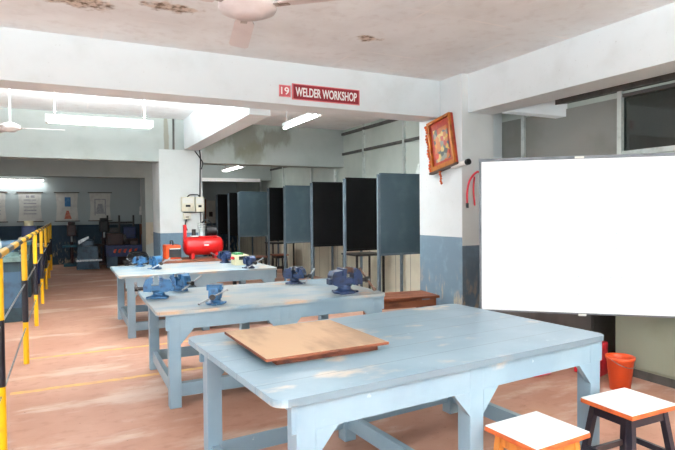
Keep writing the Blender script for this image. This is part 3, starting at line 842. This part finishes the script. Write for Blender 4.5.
# ================================================================ CHARTS on the back wall
CG = 'charts hung on the back wall'
def chart(xc, lab, kind):
    t = thing('wall_chart', lab, 'chart', (xc, YB-.005, 1.30), 0, CG)
    g = G(); g.prism([(-.30, 0), (.30, 0), (.27, .42), (.30, .84), (-.30, .84), (-.27, .42)], 'Y', -.006, -.002)
    g.build('sheet', 'paper', t)
    for z in (-.012, .84): G().box(-.34, .34, -.02, 0, z-.012, z+.012).build('batten', 'batten', t)
    if kind == 0:
        g = G()
        for z in (.6, .5, .4, .3, .2): g.box(-.16, .16, -.0085, -.0062, z, z+.03)
        g.box(-.1, -.02, -.0085, -.0062, .68, .75).box(.02, .12, -.0085, -.0062, .68, .75); g.build('print', 'ink_grey', t)
    elif kind == 1:
        G().box(-.06, .1, -.0085, -.0062, .42, .70).build('print', 'ink_blue', t)
        G().prism([(-.08, .05), (.12, .05), (.04, .3), (-.02, .3)], 'Y', -.0085, -.0062).build('print', 'ink_red', t)
    else:
        g = G().box(-.16, .16, -.0085, -.0062, .62, .65).box(-.16, -.13, -.0085, -.0062, .15, .62).box(.13, .16, -.0085, -.0062, .15, .62).prism([(-.13, .2), (.13, .2), (.06, .5), (-.06, .5)], 'Y', -.0085, -.0062)
        g.build('print', 'ink_grey', t)
chart(-.937, 'wall chart with rows of grey print, second from the left on the back wall', 0)
chart(.02, 'wall chart with blue and red drawing, third from the left on the back wall', 1)
chart(.925, 'wall chart with grey outline drawing, nearest the small pillar on the back wall', 2)
chart(-1.83, 'wall chart cut by the left edge of the picture', 0)
t = thing('wall_poster', 'narrow pale poster in a brown frame seen just right of the far pillar', 'poster', (4.30, YB-.005, 1.15))
G().box(-.15, .15, -.012, -.006, 0, .75).build('sheet', 'paper', t)
G().box(-.20, -.15, -.02, 0, -.05, .8).build('frame', 'brown_wood', t)
G().box(-.06, .06, -.0145, -.0122, .22, .38).build('print', 'batten', t)
t = thing('pull_switch', 'small white cylinder hanging on a cord before the back wall', 'switch', (2.045, 17.5, 1.45))
G().cyl((0, 0, 0), (0, 0, .12), .055).cyl((0, 0, .13), (0, 0, .26), .045).build('body', 'white_paint', t)
G().cyl((0, 0, .26), (0, 0, ZC-1.45), .008, seg=6).build('cord', 'white_paint', t)
G().cyl((0, 0, -.25), (0, 0, 0), .012, seg=6).build('pull', 'batten', t)
# beige board leaning at the far small pillar
o = G().prism([(0, .69), (.33, .69+.12), (.33, 1.27), (0, 1.27)], 'Y', -.01, .01).build('beige_board', 'beige'); o.location = (1.80, 14.46, 0)
o.data.transform(Matrix.Translation((0, 0, 0)))
tag(o, 'beige board fixed to the small far pillar behind the dark machines', 'board')

# ================================================================ MACHINES at the back and left
def drill_press(label, loc, rz, colm, headm, tablem, h=1.45, group='pillar drills at the back'):
    t = thing('pillar_drill', label, 'drill press', loc, rz, group)
    G().box(-.22, .22, -.3, .2, 0, .07, bev=.01).build('base', tablem, t)
    G().cyl((0, .1, .07), (0, .1, h-.05), .045, seg=14).build('column', colm, t)
    G().box(-.24, .24, -.28, .14, .55, .60, bev=.005).build('drill_table', tablem, t)
    G().box(-.12, .12, -.28, .2, h-.38, h-.06, bev=.03).build('head', headm, t)
    G().box(-.1, .1, -.25, .22, h-.06, h+.02, bev=.02).build('belt_cover', headm, t)
    G().cyl((0, -.18, h-.55), (0, -.18, h-.38), .03, seg=12).build('chuck', 'steel', t)
    sp = G(); 
    for a in range(3): sp.cyl((.12, -.05, h-.28), (.16, -.05+.16*math.cos(a*2.1), h-.28+.16*math.sin(a*2.1)), .008, seg=6)
    sp.build('feed_handle', 'dark_steel', t)
drill_press('maroon pillar drill with teal table at the back wall beyond the railing', (.12, 17.4, 0), 0, 'mach_dark', 'mach_dark', 'mach_teal', 1.25)
drill_press('tall dark pillar drill between the shaper and the blue lathe', (.98, 17.45, 0), 0, 'mach_dark', 'black_rubber', 'mach_dark', 1.35)

t = thing('shaping_machine', 'slate blue shaping machine with grey top, right of the maroon pillar drill', 'machine', (.50, 16.4, 0))
G().prism([(-.28, 0), (.28, 0), (.24, .62), (-.24, .62)], 'Y', -.35, .35).build('body', 'mach_slate', t)
G().box(-.30, .34, -.4, .4, .22, .26).build('tray', 'steel', t)
G().box(-.15, .15, -.45, .45, .62, .78, bev=.03).build('ram', 'mach_slate', t)
G().prism([(-.22, .68), (.02, .84), (.02, .90), (-.24, .78)], 'Y', -.48, -.36).build('tool_head', 'steel', t)
G().cyl((.25, -.1, .45), (.31, -.1, .45), .16, seg=20).build('wheel', 'dark_steel', t)

t = thing('lathe', 'long royal blue lathe with orange markings by the back wall', 'lathe', (1.56, 16.35, 0))
G().box(-.62, .62, -.22, .22, .30, .62, bev=.02).build('bed', 'mach_blue', t)
for x in (-.45, .42): G().box(x-.14, x+.14, -.2, .2, 0, .30).build('pedestal', 'mach_slate', t)
G().box(-.58, -.15, -.2, .2, .621, .95, bev=.03).build('headstock', 'mach_dark', t)
G().lathe([(.01, 0), (.11, 0), (.11, .07), (.03, .09)], (-.149, 0, .80), 18, axis='X').build('chuck', 'steel', t)
G().box(.35, .56, -.12, .12, .621, .90, bev=.03).build('tailstock', 'mach_blue', t)
G().box(.02, .22, -.2, .2, .621, .74, bev=.01).build('carriage', 'mach_dark', t)
g = G()
for x in (-.42, -.30, -.16, -.02, .12): g.prism([(x, .42), (x+.05, .40), (x+.09, .52), (x+.02, .50)], 'Y', -.226, -.2205)
g.build('marking', 'orange', t)

t = thing('power_hacksaw', 'dark power hacksaw with upright frame behind the blue lathe', 'machine', (1.50, 17.3, 0))
G().box(-.45, .40, -.2, .2, 0, .75, bev=.02).build('body', 'mach_dark', t)
g = G()
for x in (-.42, -.1, .30): g.box(x-.025, x+.025, -.03, .03, .75, 1.45)
g.box(-.44, .32, -.025, .025, 1.2, 1.26)
g.build('frame', 'dark_steel', t)
G().box(.0, .35, -.12, .12, .751, 1.10, bev=.03).build('motor', 'mach_blue', t)
G().box(-.38, -.14, -.1, .1, .95, 1.08).build('guard', 'dark_steel', t)

t = thing('metal_rack', 'dark metal rack of upright bars between the blue lathe and beige board', 'rack', (2.16, 17.4, 0))
for x in (-.14, .14): G().box(x-.025, x+.025, -.15, .15, 0, 1.18).build('upright', 'brown_wood', t)
for z in (.3, .65, 1.0): G().box(-.114, .114, -.15, .15, z, z+.03).build('shelf', 'dark_steel', t)

# dark heap left of the compressor bench: a small steel bench with coiled cable
t = thing('steel_trolley', 'dark steel trolley left of the orange welding machine, behind the far workbench', 'trolley', (1.30, 10.9, 0))
G().box(-.35, .15, -.25, .25, .55, .60).build('tray', 'dark_steel', t)
for x in (-.3, .1):
    for y in (-.2, .2): G().cyl((x, y, 0), (x, y, .55), .018).build('leg', 'dark_steel', t)
g = G()
for k in range(5):
    r = .17-.012*k; g.tube([(r*math.cos(a)*1.15, r*math.sin(a), .018+.03*k+.012*math.sin(2*a+k)) for a in [2*PI*i/24 for i in range(25)]], .018, 7)
o = g.build('cable_coil', 'black_rubber'); o.location = (1.20, 10.9, .615); tag(o, 'coil of black cable on the dark steel trolley by the far pillar', 'cable')

# left of the railing
t = thing('bench_grinder', 'bench grinder with pale round wheel beyond the left railing', 'grinder', (-.735, 9.0, .90), math.radians(20))
G().box(-.09, .09, -.1, .1, 0, .06).build('base', 'mach_green', t)
G().cyl((-.13, 0, .16), (.13, 0, .16), .075, seg=18).build('motor', 'mach_slate', t)
G().box(-.04, .04, -.05, .05, .06, .10).build('neck', 'mach_slate', t)
for x in (-.15, .15):
    G().lathe([(.02, -.02), (.11, -.02), (.115, 0), (.11, .02), (.02, .02)], (x, 0, .16), 22, axis='X').build('wheel', 'alu', t)
t = thing('machine_cabinet', 'grey green steel machine cabinet behind the left railing, under the grinder', 'cabinet', (-.735, 9.0, 0))
G().box(-.20, .20, -.28, .28, 0, .84, bev=.01).build('body', 'mach_under', t)
G().box(-.23, .23, -.32, .32, .841, .90, bev=.008).build('tabletop', 'mach_green', t)
G().box(-.15, .15, -.29, -.281, .2, .7).build('door', 'mach_slate', t)
t = thing('machine_cabinet', 'dark teal machine cabinet farther along behind the left railing', 'cabinet', (-1.0, 11.6, 0))
G().box(-.30, .40, -.4, .4, 0, .95, bev=.01).build('body', 'mach_under', t)
G().box(-.32, .42, -.42, .42, .951, 1.0).build('tabletop', 'mach_teal', t)
t = thing('milling_machine', 'blue milling machine with cream cap behind the left railing', 'machine', (-.72, 13.6, 0))
G().box(-.25, .25, -.35, .35, 0, .8, bev=.02).build('body', 'mach_blue', t)
G().box(-.16, .12, -.1, .3, .8, 1.25, bev=.04).build('column', 'mach_blue', t)
G().cyl((-.02, -.05, 1.251), (-.02, -.05, 1.36), .09).build('motor_cap', 'cream', t)
G().box(-.35, .28, -.4, .0, .801, .86).build('drill_table', 'steel', t)
t = thing('machine', 'dark green machine at the left edge beyond the railing', 'machine', (-1.75, 13.0, 0))
G().box(-.5, .5, -.35, .35, 0, .9, bev=.02).build('body', 'mach_dark', t)
G().box(-.4, .3, -.3, .3, .901, 1.2, bev=.05).build('head', 'mach_slate', t)
G().cyl((.35, -.2, .95), (.35, .2, .95), .06).build('roller', 'steel', t)
